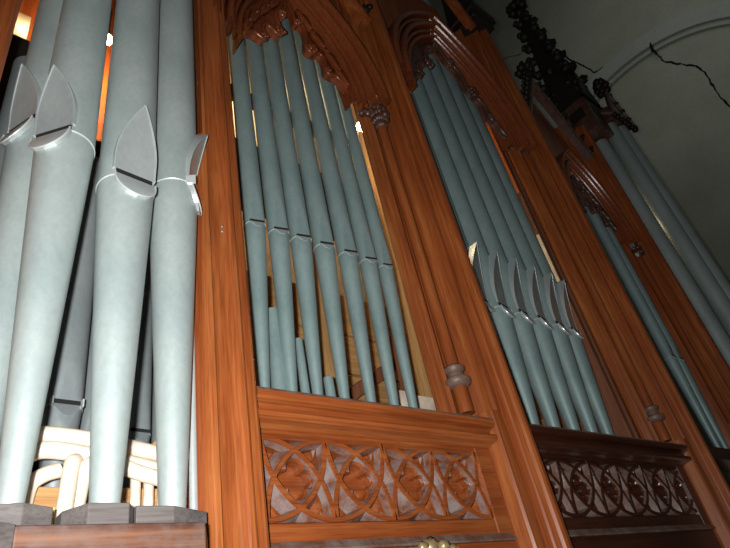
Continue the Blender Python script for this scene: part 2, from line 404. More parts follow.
# far tower
G5 = 'tall pipes of the far right tower'
for l, xx, yy, rr in (('tall dark grey pipe of the far tower, directly beside the dark red pier', 3.79, .955, .0535),
                      ('tall dark grey pipe of the far tower right of the bright slit', 3.935, .875, .056),
                      ('outermost tall grey pipe of the far tower against the plaster wall', 4.05, .845, .054)):
    organ_pipe(l, G5, xx, yy, .262, .9, 2.98 if xx < 3.8 else 3.17, rr, .02, math.radians(10), True, 0, None, 32)

# smaller pipes inside the left tower
GI = 'inner pipes behind the left tower pipes'
MI = (M['back'], M['back'])
for l, x, y, zm, z1, r, ph in (
    ('dull grey inner pipe with a round-topped mouth, seen between the second and third large pipes', .268, 1.15, .525, 1.20, .036, .05),
    ('thin dull inner pipe just right of the round-mouthed one', .345, 1.22, .500, 2.1, .027, .1),
    ('dull inner pipe with a short cut mouth between the third and fourth large pipes', .425, 1.19, .500, 1.9, .030, .1),
    ('thin inner pipe close behind the fourth large pipe, left of the post', .500, 1.24, .505, 1.75, .020, .1),
    ('dull inner pipe at the far left edge behind the large pipes', .105, 1.32, .55, 1.7, .045, 0)):
    organ_pipe(l, GI, x, y, .36, zm, z1, r, r * .6, ph, False, 0, MI, 24, r * 2.6, ears=(x < .3), name='inner_pipe')
# a slim tube beside the post
b = MB(); b.tube([(.452, .955, .26), (.4755, .955, 3.1)] and [(.448, .965, .26), (.448, .965, 3.0)], .0075, 12)
tag(b.build('thin_conduit', M['lip'], root=(.448, .965, .26)), 'thin pale tube running up between the fourth large pipe and the left post', 'tube')

# cream curved wind ducts inside the left tower
GD = 'cream wind ducts under the inner pipes'
def duct(label, pts, r):
    P = []
    for i in range(len(pts) - 1):
        p0, p1, p2, p3 = [Vector(pts[max(0, min(len(pts) - 1, i + k))]) for k in (-1, 0, 1, 2)]
        for k in range(8):
            t = k / 8; P.append(.5 * ((2 * p1) + (p2 - p0) * t + (2 * p0 - 5 * p1 + 4 * p2 - p3) * t * t + (3 * p1 - p0 - 3 * p2 + p3) * t ** 3))
    P.append(Vector(pts[-1]))
    b = MB(); b.tube(P, r, 16); c = Vector(pts[0])
    tag(b.build('wind_duct', M['cream'], root=tuple(c)), label, 'duct', GD)
duct('topmost cream duct arching behind the third large pipe', [(.175, 1.04, .405), (.205, 1.035, .425), (.28, 1.035, .424), (.40, 1.04, .409), (.46, 1.05, .40)], .0145)
duct('second cream duct below the topmost one, sloping right', [(.17, 1.03, .355), (.195, 1.02, .385), (.225, 1.015, .394), (.30, 1.015, .386), (.40, 1.02, .370), (.45, 1.03, .36)], .0145)
duct('lowest long cream duct running to the fourth large pipe', [(.335, 1.005, .370), (.37, 1.0, .355), (.42, 1.0, .343), (.46, 1.01, .338)], .013)
duct('cream duct bending down in front of the tan board, left one of the pair', [(.262, 1.0, .372), (.254, .985, .360), (.249, .975, .320), (.243, .965, .255)], .0125)
duct('cream duct bending down in front of the tan board, right one of the pair', [(.290, 1.0, .372), (.276, .99, .356), (.270, .985, .320), (.262, .98, .255)], .0115)
duct('short cream duct curling down at the left beside the second large pipe', [(.25, 1.04, .370), (.228, 1.04, .362), (.210, 1.045, .345), (.205, 1.05, .30)], .0125)
for x in (.372, .395, .42):
    b = MB(); b.tube([(x, 1.03, .365), (x, 1.03, .2275)], .009, 12)
    tag(b.build('duct_stub', M['cream'], root=(x, 1.03, .2275)), 'short upright cream stub under the ducts right of the third large pipe', 'duct', 'short upright duct stubs')
b = MB(); b.box(.035, .570, 1.06, 1.30, .315, .350); tag(b.build('wind_chest_board', M['tan'], bevel=.002), 'tan wooden board under the cream ducts in the left tower', 'board')
b = MB(); b.box(.035, .570, 1.055, 1.28, FLOOR, .3149); tag(b.build('wind_chest', M['yellow']), 'yellowish chest below the tan board behind the large pipes', 'chest')
b = MB(); b.box(.405, .455, 1.09, 1.11, .41, .425); b.add([(.385, 1.1, .40), (.47, 1.1, .50), (.47, 1.1, .46), (.41, 1.1, .351), (.385, 1.12, .40), (.47, 1.12, .50), (.47, 1.12, .46), (.41, 1.12, .351)],
    [(0, 1, 2, 3), (7, 6, 5, 4), (0, 4, 5, 1), (1, 5, 6, 2), (2, 6, 7, 3), (3, 7, 4, 0)]); tag(b.build('wooden_brace', M['tan']), 'small slanted tan brace above the ducts near the left post', 'brace')

# toe board with blocks
tb = thing('toe_board', (.32, .86, .16), 'worn dark board with grey blocks under the large pipes of the left tower', 'board')
b = MB(); b.prism([(.157, .828), (.402, .828), (.455, .93), (.455, 1.05), (.0, 1.05), (.0, .99)], .150, .227); b.build('board', M['worn'], tb, bevel=.002)
for pts, h in ((((.243, .842), (.297, .842), (.310, .862), (.310, .91), (.22, .91), (.22, .88)), .258),
               (((.316, .868), (.372, .868), (.398, .880), (.440, .90), (.440, .97), (.316, .97)), .262),
               (((.115, .855), (.165, .842), (.205, .862), (.205, .93), (.115, .95)), .258),
               (((.04, .93), (.11, .93), (.16, .97), (.16, 1.04), (.04, 1.04)), .258)):
    b = MB(); b.prism(pts, .2271, h); b.build('toe_block', M['block'], tb, bevel=.0015)
b = MB(); b.prism([(.120, .800), (.156, .822), (.156, .86), (.04, .98), (.0, .98), (.0, .86)], .150, .2265); b.build('facet_board', M['block'], tb, bevel=.0015)

# ------------------------------------------------------------------ posts and piers
def offset_profile(pts, dx): return [(x + dx, y) for x, y in pts]
# left post between tower and first bay
ZT = 3.35
post = thing('case_post', (.52, .95, FLOOR), 'moulded reddish oak post between the large pipes and the first bay of slim pipes', 'post')
pp = [(.4515, 1.04), (.4515, .975), (.4525, .968), (.4655, .945), (.468, .940), (.471, .936), (.4745, .935), (.484, .935), (.487, .938), (.489, .943), (.497, .945), (.520, .945), (.527, .943), (.532, .936), (.537, .934), (.546, .934), (.551, .937), (.554, .944), (.565, .945), (.574, .946), (.580, .950), (.584, .958), (.584, 1.04)]
b = MB(); b.prism(pp, FLOOR, 1.22); b.prism([(.486, 1.04), (.486, .96)] + pp[6:], 1.22, ZT); b.build('moulded_shaft', M['wood'], post)
b = MB(); b.box(.462, .4855, 1.06, 1.075, 1.25, 2.0); b.build('lit_edge_strip', M['pale'], post)  # pale colour stands in for lamplight on the post edge
b = MB()
for z in (.925, .91):
    b.lathe(0, 0, [(0, 0)], 3) if False else None
    b.blob((.520, .9425, z), .0035, random.Random(3), 0, (1, .5, 1))
b.build('nail_plug', M['dusty'], post)
# post at the very left
post = thing('case_post', (-.06, .95, FLOOR), 'moulded oak post at the upper left corner, left of the first large pipe', 'post')
b = MB(); b.prism([(-.16, 1.05), (-.16, .93), (-.08, .93), (-.075, .94), (-.02, .94), (-.012, .95), (.020, .955), (.030, .965), (.030, 1.05)], FLOOR, ZT); b.build('moulded_shaft', M['wood'], post)

# pier profile relative to the colonnette of the first bay (absolute coordinates for the central pier)
PIER = [(1.290, 1.10), (1.262, 1.085), (1.247, 1.070), (1.247, 1.060), (1.252, 1.042), (1.256, 1.034), (1.257, 1.024), (1.262, 1.014), (1.268, 1.016), (1.272, 1.040), (1.280, 1.050),
        (1.318, 1.050), (1.332, 1.044), (1.346, 1.028), (1.355, 1.010), (1.362, .996), (1.368, .990), (1.3705, .990), (1.371, .968), (1.376, .958), (1.385, .957), (1.393, .959),
        (1.396, .975), (1.4015, .975), (1.402, .958), (1.403, .944), (1.406, .938), (1.409, .955), (1.413, .955), (1.4135, .926), (1.418, .918), (1.428, .914), (1.440, .915), (1.448, .921), (1.452, .932),
        (1.453, .957), (1.470, .975), (1.480, 1.0), (1.500, 1.02), (1.520, 1.03), (1.53, 1.055), (1.53, 1.10)]
LOWP = [(1.333, 1.08), (1.333, .999), (1.338, .999), (1.345, .964), (1.350, .957), (1.388, .957), (1.395, .962), (1.396, .975), (1.4015, .975), (1.402, .958), (1.403, .944), (1.406, .938), (1.409, .955), (1.413, .955), (1.4135, .926), (1.418, .918),
        (1.428, .914), (1.440, .915), (1.448, .921), (1.452, .932), (1.453, .957), (1.46, .999), (1.51, .999), (1.51, 1.08)]
def pier(dx, zcap, top, label, scol=1):
    root = thing('case_pier', (1.395 + dx, 1.0, FLOOR), label, 'pier')
    b = MB(); b.prism(offset_profile(PIER, dx), .556, top); b.build('moulded_shaft', M['wood'], root)
    b = MB(); b.prism(offset_profile(LOWP, dx), FLOOR, .556); b.build('lower_shaft', M['wood'], root)
    cx, cy = 1.293 + dx, 1.003
    b = MB(); b.lathe(cx, cy, [(.0225, .556), (.0225, .630), (.020, .640), (.0192, .7), (.0192, zcap - .07)], 24); col = b.build('colonnette', M['wood'], root)
    b = MB(); b.lathe(cx, cy, [(.023, .636), (.036, .643), (.040, .652), (.038, .661), (.027, .667), (.0245, .682), (.031, .688), (.032, .698), (.027, .704), (.019, .706)], 28)
    b.build('base_ring', M['ring'], col)
    # foliate capital
    rnd = random.Random(int(7 + dx * 100)); b = MB()
    b.lathe(cx, cy, [(.019, zcap - .085), (.027, zcap - .080), (.028, zcap - .070), (.022, zcap - .065), (.024, zcap - .03), (.034, zcap + .01), (.040, zcap + .018), (.040, zcap + .032), (.02, zcap + .034)], 8, rot=.4)
    for k in range(9):
        a = pi + k * pi / 8 * 1.0
        for h, rr in ((-.045, .026), (-.015, .033)):
            b.blob((cx + rr * cos(a + h * 9), cy + rr * sin(a + h * 9), zcap + h), .0135, rnd, 0, (1, 1, 1.1), 6)
    b.rosette((cx - .012, cy - .040, zcap - .018), .034, rnd, 5)
    for k in range(5): b.blob((cx - .075 + .012 * k, cy + .018 - .006 * k, zcap - .012 + .012 * (k % 2)), .015, rnd, 0, (1, 1, 1), 6)
    b.build('carved_capital', M['carve'], root, weld=False)
    return root
pier(0, 1.86, 3.35, 'central oak pier with a ringed column, between the two carved panels')
pier(1.21, 2.33, 3.50, 'second oak pier, right of the dark carved panel, with a short ringed column base')
pr = thing('case_pier', (3.5, 1.0, FLOOR), 'dark red third pier between the narrow far bay and the far tower', 'pier')
b = MB(); dx = 2.085; b.prism(offset_profile(PIER[:36], dx) + [(3.60, 1.04), (3.60, 1.10)], .556, 3.0); b.build('moulded_shaft', M['wood'], pr)
b = MB(); b.prism(offset_profile(LOWP, dx), FLOOR, .556); b.build('lower_shaft', M['wood'], pr)
b = MB(); b.lathe(1.293 + dx, 1.003, [(.0215, .556), (.0215, .64), (.0185, .655), (.0185, 1.79)], 16); cc = b.build('colonnette', M['wood'], pr)
b = MB(); b.lathe(1.293 + dx, 1.003, [(.023, .655), (.034, .662), (.037, .672), (.026, .685), (.030, .700), (.026, .714), (.019, .716)], 20); b.build('base_ring', M['ring'], cc)
b = MB(); rnd = random.Random(9); b.lathe(1.293 + dx, 1.003, [(.02, 1.78), (.03, 1.80), (.025, 1.83), (.04, 1.87), (.04, 1.89)], 8)
for k in range(10): b.blob((1.305 + dx + .03 * cos(pi + k * .34), 1.003 + .03 * sin(pi + k * .34), 1.81 + .03 * (k % 2)), .015, rnd, 0, (1, 1, 1), 6)
b.build('carved_capital', M['carve'], pr, weld=False)

# ------------------------------------------------------------------ sills, carved panels
def sill(x0, x1, mats, label):
    prof = [(1.18, .5290), (.962, .5290), (.955, .5265), (.952, .520), (.954, .510), (.958, .504), (.972, .500), (.978, .494), (.978, .488), (.970, .485), (.960, .481), (.957, .476),
            (.959, .468), (.968, .464), (.985, .461), (1.0, .455), (1.18, .455)]
    mis = [0] * len(prof); mis[1] = 1; mis[2] = 1
    b = MB(); b.rail(prof, x0, x1, 0, mis); return tag(b.build('sill_rail', mats, root=(x0, 1.0, .455)), label, 'rail')
sill(.585, 1.336, (M['woodx'], M['dustyx']), 'moulded light oak sill under the seven slim pipes')
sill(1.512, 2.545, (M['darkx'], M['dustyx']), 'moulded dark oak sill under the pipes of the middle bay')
b = MB(); b.box(2.725, 3.34, .99, 1.10, .50, .555); tag(b.build('sill_rail', M['darkx']), 'short dark sill at the foot of the thin pipes in the far bay', 'rail')

def ell_pts(cx, cz, rx, rz, x0, x1, zlo, zhi, n=96):
    runs, cur = [], []
    for i in range(n + 1):
        a = 2 * pi * i / n + .0001; x, z = cx + rx * cos(a), cz + rz * sin(a)
        if x0 <= x <= x1: cur.append((x, z))
        elif cur: runs.append(cur); cur = []
    if cur: runs.append(cur)
    return [r for r in runs if len(r) > 2]
def carved_panel(x0, x1, nodes, p, mats, label):
    root = thing('carved_panel', ((x0 + x1) / 2, 1.0, .2), label, 'panel')
    zlo, zhi, zc, rz = .273, .441, .357, .081
    fw, dm, dk = mats
    b = MB(); b.box(x0, x1 + .02, 1.045, 1.07, zlo - .02, zhi + .02); b.build('back_board', fw, root)
    b = MB(); e = .006
    # frame members with a splayed inner edge
    b.rail([(1.05, zhi), (1.0 + e * 2, zhi), (1.0, zhi + e), (1.0, .4545), (1.05, .4545)], x0, x1); b.build('top_frame', fw, root)
    b = MB(); b.rail([(1.05, zlo), (1.05, .2345), (1.0, .2345), (1.0, zlo - e), (1.0 + e * 2, zlo)], x0, x1); b.build('bottom_frame', fw, root)
    b = MB(); b.prism([(x1 - .0, 1.012), (x1 + .006, 1.0), (x1 + .060, 1.0), (x1 + .060, 1.05), (x1, 1.05)], .2345, .4545); b.build('right_frame', fw, root)
    b = MB(); prof = [(-.0210, 1.046), (-.0200, 1.034), (-.0055, 1.005), (-.0042, 1.0008), (.0042, 1.0008), (.0052, 1.004), (.0095, 1.022), (.0100, 1.046)]
    hh = zhi - zlo + .002; rx = p * .985
    for c in nodes:
        for cz, sg in ((zlo - .003, 1), (zhi + .003, -1)):
            dy = .0012 * (nodes.index(c) % 2) + (.0006 if sg > 0 else 0)
            pts = [(c + rx * cos(pi * i / 48), cz + sg * hh * sin(pi * i / 48)) for i in range(49)]
            run = [q for q in pts if x0 - .004 <= q[0] <= x1 + .004]
            if len(run) > 3: b.sweep(run, [(n * sg, y + dy) for n, y in prof], 0, [0, 1, 0, 0, 0, 1, 0])
    b.build('interlaced_rings', (fw, dm), root, weld=False)
    # quatrefoils in the pointed ovals between the rings
    cs = [(nodes[i] + nodes[i + 1]) / 2 for i in range(len(nodes) - 1)]
    for c in cs:
        if c < x0 + .03 or c > x1 - .02: continue
        b = MB(); N = 64; inner, outer = [], []
        for k in range(N):
            a = 2 * pi * k / N
            # lobed outline
            lobes = []
            best = 0
            for j in range(4):
                la = j * pi / 2; d = .0215; R = .0182
                ca = cos(a - la); disc = R * R - d * d * (1 - ca * ca)
                if disc > 0: best = max(best, d * ca + math.sqrt(disc))
            inner.append((c + 1.13 * best * cos(a), zc + best * sin(a)))
            # pointed oval radius
            lo, hi = 0, .1
            for _ in range(24):
                mid = (lo + hi) / 2; X, Z = c + mid * cos(a), mid * sin(a)
                ok = all(((X - c_) / rx) ** 2 + ((abs(Z) + hh / 2) / hh) ** 2 < .93 for c_ in (c - p / 2, c + p / 2))
                lo, hi = (mid, hi) if ok else (lo, mid)
            outer.append((c + lo * cos(a), zc + lo * sin(a)))
        def ring(pts, y): return [(x, y, z) for x, z in pts]
        inn2 = [(c + (x - c) * 1.10, zc + (z - zc) * 1.10) for x, z in inner]
        vs = ring(inner, 1.0445) + ring(inner, 1.016) + ring(inn2, 1.010) + ring(outer, 1.030) + ring(outer, 1.0445)
        q = lambda r_: [(r_ * N + k, r_ * N + (k + 1) % N, (r_ + 1) * N + (k + 1) % N, (r_ + 1) * N + k) for k in range(N)]
        b.add(vs, q(0), 0); b.add(vs, q(1), 0); b.add(vs, q(2), 1); b.add(vs, q(3), 0)
        b.build('quatrefoil', (fw, dm), root)
    # narrow ledge and lower board under the panel
    b = MB(); b.rail([(1.05, .2345), (1.05, .214), (.988, .214), (.986, .218), (1.0, .2345)], x0, x1 + .05); b.build('dusty_ledge', M['dustyx'], root)
    b = MB(); b.box(x0, x1 + .05, 1.0, 1.05, FLOOR, .2138); b.build('lower_board', fw, root)
    return root
nd2 = [.610 + .165 * k - .165 for k in range(7)]
carved_panel(.585, 1.272, nd2, .165, (M['woodx'], M['dusty'], None), 'light oak panel of interlaced circles and quatrefoils, lower left of centre')
nd3 = [1.660 + .174 * k - .348 for k in range(9)]
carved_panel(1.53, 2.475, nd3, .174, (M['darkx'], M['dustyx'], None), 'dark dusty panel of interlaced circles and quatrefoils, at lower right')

# gilded boss below left carved panel
g = thing('gilded_boss', (1.0, .985, .19), 'small gilded foliate boss at the bottom edge below the light carved panel', 'ornament')
b = MB(); rnd = random.Random(5); b.rosette((1.0, .975, .178), .045, rnd, 7)
for sx in (-1, 1):
    b.leaf((1.0 + sx * .02, .185), (1.0 + sx * .085, .195), .018 * sx, .978, .02)
    b.blob((1.0 + sx * .032, .968, .205), .012, rnd); b.blob((1.0 + sx * .06, .972, .198), .010, rnd)
b.build('foliage', M['gilt'], g, weld=False)
b = MB(); b.lathe(1.0, .99, [(.03, .15), (.03, .2)], 12); b.build('boss_block', M['gilt'], g)

# ------------------------------------------------------------------ pointed arches
def arc_pts(xc, half, R, zs, side, r, n=26):
    """outer pointed arc on one side; circle centre lies on the springing line"""
    cx = xc + side * (half - R); za = math.sqrt(max(0, r * r - (xc - cx) ** 2)); a1 = math.atan2(za, abs(xc - cx))
    return [(cx + side * r * cos(a1 * i / n), zs + r * sin(a1 * i / n)) for i in range(n + 1)]
CUSP = [(.0, 1.0), (.03, .80), (.055, .66), (.13, .60), (.13, .34), (.18, .28), (.33, .34), (.36, .09), (.52, .10), (.70, .0)]
def arch(xc, half, R, zs, band, ymould, label, mat='wood', spand=None, gable=None, cuspm='carve', seed=1, xl=None, xr=None, keep=1.0):
    root = thing('pointed_arch', (xc, 1.0, zs), label, 'arch')
    # stepped mouldings, each roll its own tube-like sweep
    b = MB(); W = band
    def roll(c, rad, y0): return [(W * (c - rad * cos(pi * t / 6)), y0 - W * rad * 1.15 * sin(pi * t / 6)) for t in range(7)]
    prof = [(0.0, 1.04)] + roll(.10, .10, ymould) + [(.21 * W, ymould + .055), (.235 * W, ymould + .055)] + roll(.31, .07, ymould + .022) + [(.39 * W, ymould + .06), (.42 * W, ymould + .05)] + roll(.52, .095, ymould + .012) + \
           [(.625 * W, ymould + .07), (.65 * W, ymould + .07)] + roll(.72, .065, ymould + .040) + [(.80 * W, ymould + .075), (.83 * W, ymould + .07)] + roll(.91, .08, ymould + .050) + [(1.0 * W, 1.06)]
    for s_ in (-1, 1):
        pts = arc_pts(xc, half, R, zs, s_, R)
        P = [(n * s_, y) for n, y in prof]
        if s_ < 0 and xl: pts = [q for q in pts if q[0] > xl - .054]
        b.sweep(pts, P, 0, None, None, False)
    b.build('arch_moulding', M['smooth'], root, weld=False)
    # cusped tracery
    ri = R - W + .004; ry0, ry1 = 1.0, 1.035
    b = MB(); zi = math.sqrt(ri * ri - (half - R) ** 2); hw = ri - (R - half)
    edge = MB()
    for s_ in (-1, 1):
        out = arc_pts(xc, half, R, zs, s_, ri, 40)
        out = out[::-1]                       # apex -> spring
        # cusped inner edge in opening-relative coordinates, refined with bulging lobes
        key = [(0.0, zi - .05), (.022, zi - .15), (.030, zi - .215), (.062, zi - .20), (.075, zi - .262), (.062, zi - .375), (.085, zi - .40), (.125, zi - .375), (.150, zi - .40),
               (.150, zi - .50), (.195, zi - .49), (.232, zi - .52), (hw * .985, zi - .585 if zi > .6 else 0)]
        sx = hw / .27; sz = zi / .62
        key = [(x * sx, zs + zi - (zi - z) * sz) for x, z in key]
        ks = []
        for i in range(len(key) - 1):
            p0, p1, p2, p3 = [Vector(key[max(0, min(len(key) - 1, i + k))]) for k in (-1, 0, 1, 2)]
            for k in range(4):
                t = k / 4; ks.append(.5 * ((2 * p1) + (p2 - p0) * t + (2 * p0 - 5 * p1 + 4 * p2 - p3) * t * t + (3 * p1 - p0 - 3 * p2 + p3) * t ** 3))
        ks.append(Vector(key[-1]))
        inn = [(xc + s_ * v.x, v.y) for v in ks]; n = len(inn)
        oo = [out[min(len(out) - 1, round(i * (len(out) - 1) / (n - 1)))] for i in range(n)]
        if keep < 1:
            inn = [(o_[0] + (p_[0] - o_[0]) * keep, o_[1] + (p_[1] - o_[1]) * keep) for p_, o_ in zip(inn, oo)]
            fl = lambda kx: (abs(inn[kx * 4][0] - xc), inn[kx * 4][1])
            key = [fl(i) if i < len(key) - 1 else key[i] for i in range(len(key))]
        vs = [(x, ry0 + .006, z) for x, z in inn] + [(x, ry0 + .022, z) for x, z in oo] + [(x, ry1, z) for x, z in inn] + [(x, ry1, z) for x, z in oo]
        fs = []
        for i in range(n - 1): fs += [(i, i + 1, n + i + 1, n + i), (2 * n + i, 3 * n + i, 3 * n + i + 1, 2 * n + i + 1), (i, 2 * n + i, 2 * n + i + 1, i + 1)]
        b.add(vs, fs)
        edge.tube([(x, ry0 + .002, z) for x, z in inn], .0095 * sx, 8)
        rnd = random.Random(seed + s_)
        # flower at the long cusp, leaves in the eyes
        fx, fz = key[6]; edge.rosette((xc + s_ * fx * .93, ry0 - .016, fz), .026 * sx, rnd, 5)
        fx, fz = key[2]; edge.rosette((xc + s_ * (fx + .01), ry0 - .008, fz + .01), .017 * sx, rnd, 4)
        fx, fz = key[9]; edge.rosette((xc + s_ * (fx + .004), ry0 - .008, fz + .012), .017 * sx, rnd, 4)
        for (ax, az_), (bx, bz) in () if keep < 1 else (((.10, zi - .20), (.155, zi - .32)), ((.16, zi - .30), (.215, zi - .45)), ((.045, zi - .09), (.10, zi - .22)), ((.20, zi - .40), (.245, zi - .54))):
            edge.leaf((xc + s_ * ax * sx, zs + zi - (zi - az_) * sz), (xc + s_ * bx * sx, zs + zi - (zi - bz) * sz), .022 * sx * s_, ry0 - .002, .022)
            edge.blob((xc + s_ * (ax + .015) * sx, ry0 - .004, zs + zi - (zi - az_ + .03) * sz), .012 * sx, rnd)
    b.build('tracery_plate', M[cuspm], root, weld=False)
    edge.build('carved_foliage', M[cuspm], root, weld=False)
    # spandrel board above the arch
    if spand:
        b = MB(); top = spand; n = 40
        lo, hi = (xl if xl else xc - half), (xr if xr else xc + half)
        for i in range(n):
            xa, xb = lo + (hi - lo) * i / n, lo + (hi - lo) * (i + 1) / n
            def za(x):
                d = abs(x - xc) + (R - half)
                return zs + math.sqrt(max(0, (R - .02) ** 2 - d * d)) if d < R - .02 else zs
            ztop = (lambda x: min(top, gable(x))) if gable else (lambda x: top)
            z0, z1_, z2, z3 = za(xa), za(xb), ztop(xb), ztop(xa)
            b.ply([(xa, z0), (xb, z1_), (xb, max(z2, z1_ + .01)), (xa, max(z3, z0 + .01))], 1.022, 1.06)
        b.build('spandrel', M[mat], root)
    return root
def crockets(root, p0, p1, n, r, rnd, y, off):
    for i in range(n):
        mb = MB()
        u = (i + .5) / n; x = p0[0] + (p1[0] - p0[0]) * u; z = p0[1] + (p1[1] - p0[1]) * u
        mb.blob((x + off[0], y, z + off[1]), r, rnd, 0, (1, .8, 1), 6); mb.blob((x + off[0] * 1.8, y - .01, z + off[1] * 1.8 + r * .5), r * .6, rnd, 0, (1, 1, 1), 6)
        mb.build('crocket', M['black_oak'], root, weld=False)
def gable_bars(root, xc, za, half, zb, y, mat, rnd, w=.03, fin=True):
    for s_ in (-1, 1):
        b = MB(); b.sweep([(xc + s_ * half, zb), (xc, za)], [(-w * s_, y + .05), (-w * s_, y), (-w * .3 * s_, y - .012), (w * .4 * s_, y - .012), (w * s_, y), (w * s_, y + .05)])
        b.build('gable_coping', M[mat], root, weld=False)
        crockets(root, (xc + s_ * half, zb), (xc, za), 7, .024, rnd, y, (s_ * .035, .03))
    if fin:
        b = MB(); b.lathe(xc, y + .01, [(.02, za - .02), (.016, za + .10), (.03, za + .11), (.014, za + .13), (.012, za + .17)], 10)
        for k in range(6): b.blob((xc + .045 * cos(k * pi / 3), y + .01 + .045 * sin(k * pi / 3), za + .13), .030, rnd, 0, (1, 1, 1), 6)
        b.blob((xc, y + .01, za + .19), .032, rnd)
        b.build('finial', M['black_oak'], root, weld=False)
rg = random.Random(12)
a2 = arch(.916, .385, .846, 1.87, .135, .935, 'carved pointed arch with leafy cusps over the seven slim pipes', 'wood', 3.3, None, 'smooth', 3, .585, 1.262)
gable_bars(a2, .916, 3.25, .42, 2.50, .93, 'wood', rg, fin=False)
a3 = arch(2.0, .53, 1.01, 2.26, .16, .94, 'tall dark pointed arch with leafy cusps over the middle bay', 'wood', 4.3, lambda x: 3.55 - .55 * max(0, (x - 2.25)) / .3, 'carve', 5, 1.45, 2.56, .52)
gable_bars(a3, 2.0, 4.5, .50, 3.45, .93, 'wood', rg, fin=False)
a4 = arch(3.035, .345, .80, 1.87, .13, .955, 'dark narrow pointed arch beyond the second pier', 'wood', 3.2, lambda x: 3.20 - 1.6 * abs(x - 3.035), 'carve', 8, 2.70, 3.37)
gable_bars(a4, 3.035, 3.22, .36, 2.62, .94, 'carve', rg, .020)

# square caps and pinnacles
cp = thing('pier_cap', (2.62, .97, 3.5), 'dark moulded cap on top of the second pier against the grey wall', 'cap')
b = MB(); b.box(2.47, 2.695, .88, 1.12, 3.50, 3.56); b.box(2.45, 2.715, .86, 1.14, 3.56, 3.63); b.box(2.48, 2.69, .89, 1.11, 3.63, 3.68); b.build('mouldings', M['black_oak'], cp, bevel=.006)
b = MB(); b.lathe(2.598, 1.0, [(.14, 3.68), (.0, 4.9)], 4, rot=pi / 4); b.build('spirelet', M['black_oak'], cp)
def pinnacle(x, y, w, z0, z1, ztip, label):
    root = thing('pinnacle', (x, y, z0), label, 'pinnacle'); h = w / 2; rnd = random.Random(21)
    b = MB(); b.box(x - h, x + h, y - h, y + h, z0, z1); b.build('shaft', M['carve'], root, bevel=.006)
    b = MB(); b.box(x - h * .55, x + h * .55, y - h - .004, y - h, z0 + .15, z1 - .2); b.build('recess_shade_plate', M['black_oak'], root); b = MB(); b.box(x - h - .004, x - h, y - h * .55, y + h * .55, z0 + .15, z1 - .2); b.build('recess_shade_plate', M['black_oak'], root)  # raised dark plates imitate the shade of recessed panels
    b = MB()
    for sx, sy in ((0, -1), (-1, 0), (1, 0), (0, 1)):
        # gablets on each face
        if sx == 0: pts = [(x - h * 1.15, y + sy * h, z1 - .12), (x + h * 1.15, y + sy * h, z1 - .12), (x, y + sy * h, z1 + .28)]
        else: pts = [(x + sx * h, y - h * 1.15, z1 - .12), (x + sx * h, y + h * 1.15, z1 - .12), (x + sx * h, y, z1 + .28)]
        o = Vector((sx, sy, 0)) * .02
        b.add([Vector(p) + o for p in pts] + [Vector(p) - o for p in pts], [(0, 1, 2), (5, 4, 3), (0, 3, 4, 1), (1, 4, 5, 2), (2, 5, 3, 0)])
        b.blob((x + sx * h * 1.1, y + sy * h * 1.1, z1 + .31), .035, rnd)
        for k in (-1, 1): b.blob((x + (sx * h if sx else k * h * .62), y + (sy * h if sy else k * h * .62), z1 + .08), .026, rnd)
    b.build('gablets', M['black_oak'], root, weld=False)
    b = MB(); b.lathe(x, y, [(h * 1.45, z1), (h * .30, ztip - .12), (.012, ztip)], 4, rot=pi / 4); b.build('spire', M['black_oak'], root)
    n = 6
    for k in range(n):
        u = (k + .5) / n; z = z1 + .12 + (ztip - z1 - .28) * u; rr = h * 1.45 * (1 - u * .80) + .010
        for sx, sy in ((1, 1), (1, -1), (-1, 1), (-1, -1)):
            c = (x + sx * rr * .72, y + sy * rr * .72, z); b = MB(); b.blob(c, .044, rnd, 0, (1, 1, .9), 6)
            b.blob((c[0] + sx * .022, c[1] + sy * .022, z + .03), .030, rnd, 0, (1, 1, 1), 6)
            b.build('crocket', M['black_oak'], root, weld=False)
    b = MB()
    for k in range(8): b.blob((x + .058 * cos(k * pi / 4), y + .058 * sin(k * pi / 4), ztip + .02 * (k % 2)), .042, rnd, 0, (1, 1, 1), 6)
    b.blob((x, y, ztip + .07), .05, rnd); b.blob((x, y, ztip - .07), .045, rnd)
    b.build('finial', M['black_oak'], root, weld=False)
    return root
pinnacle(3.725, .955, .22, 3.0, 3.45, 4.80, 'tall black crocketed pinnacle rising against the grey wall at upper right')
# far tower canopy and posts
tc = thing('tower_canopy', (4.0, .9, 3.2), 'dark gabled canopy over the tall pipes of the far tower', 'canopy')
b = MB(); b.prism([(3.845, 1.0), (3.88, .80), (4.13, .77), (4.22, .95), (4.22, 1.3), (3.845, 1.3)], 3.18, 3.32); b.build('cornice', M['carve'], tc, bevel=.006)
b = MB()
b.add([(3.84, .775, 3.20), (4.16, .765, 3.20), (4.0, .77, 3.52), (3.84, .80, 3.20), (4.16, .79, 3.20), (4.0, .795, 3.52)], [(0, 1, 2), (5, 4, 3), (0, 3, 4, 1), (1, 4, 5, 2), (2, 5, 3, 0)])
b.build('front_gable', M['carve'], tc)
b = MB()
for a_, c_ in (((3.83, .77, 3.17), (4.0, .765, 3.54)), ((4.17, .76, 3.17), (4.0, .765, 3.54)), ((3.83, .77, 3.17), (3.845, .98, 3.40))): b.tube([a_, c_], .013, 6)
b.build('gable_coping', M['dustyx'], tc, weld=False)
rnd = random.Random(31)
b = MB()
for z, r in ((3.55, .028), (3.60, .040), (3.66, .025)):
    for k in range(4): b.blob((4.0 + r * cos(k * 1.57), .78 + r * sin(k * 1.57), z), .03, rnd)
b.build('finial', M['black_oak'], tc, weld=False)
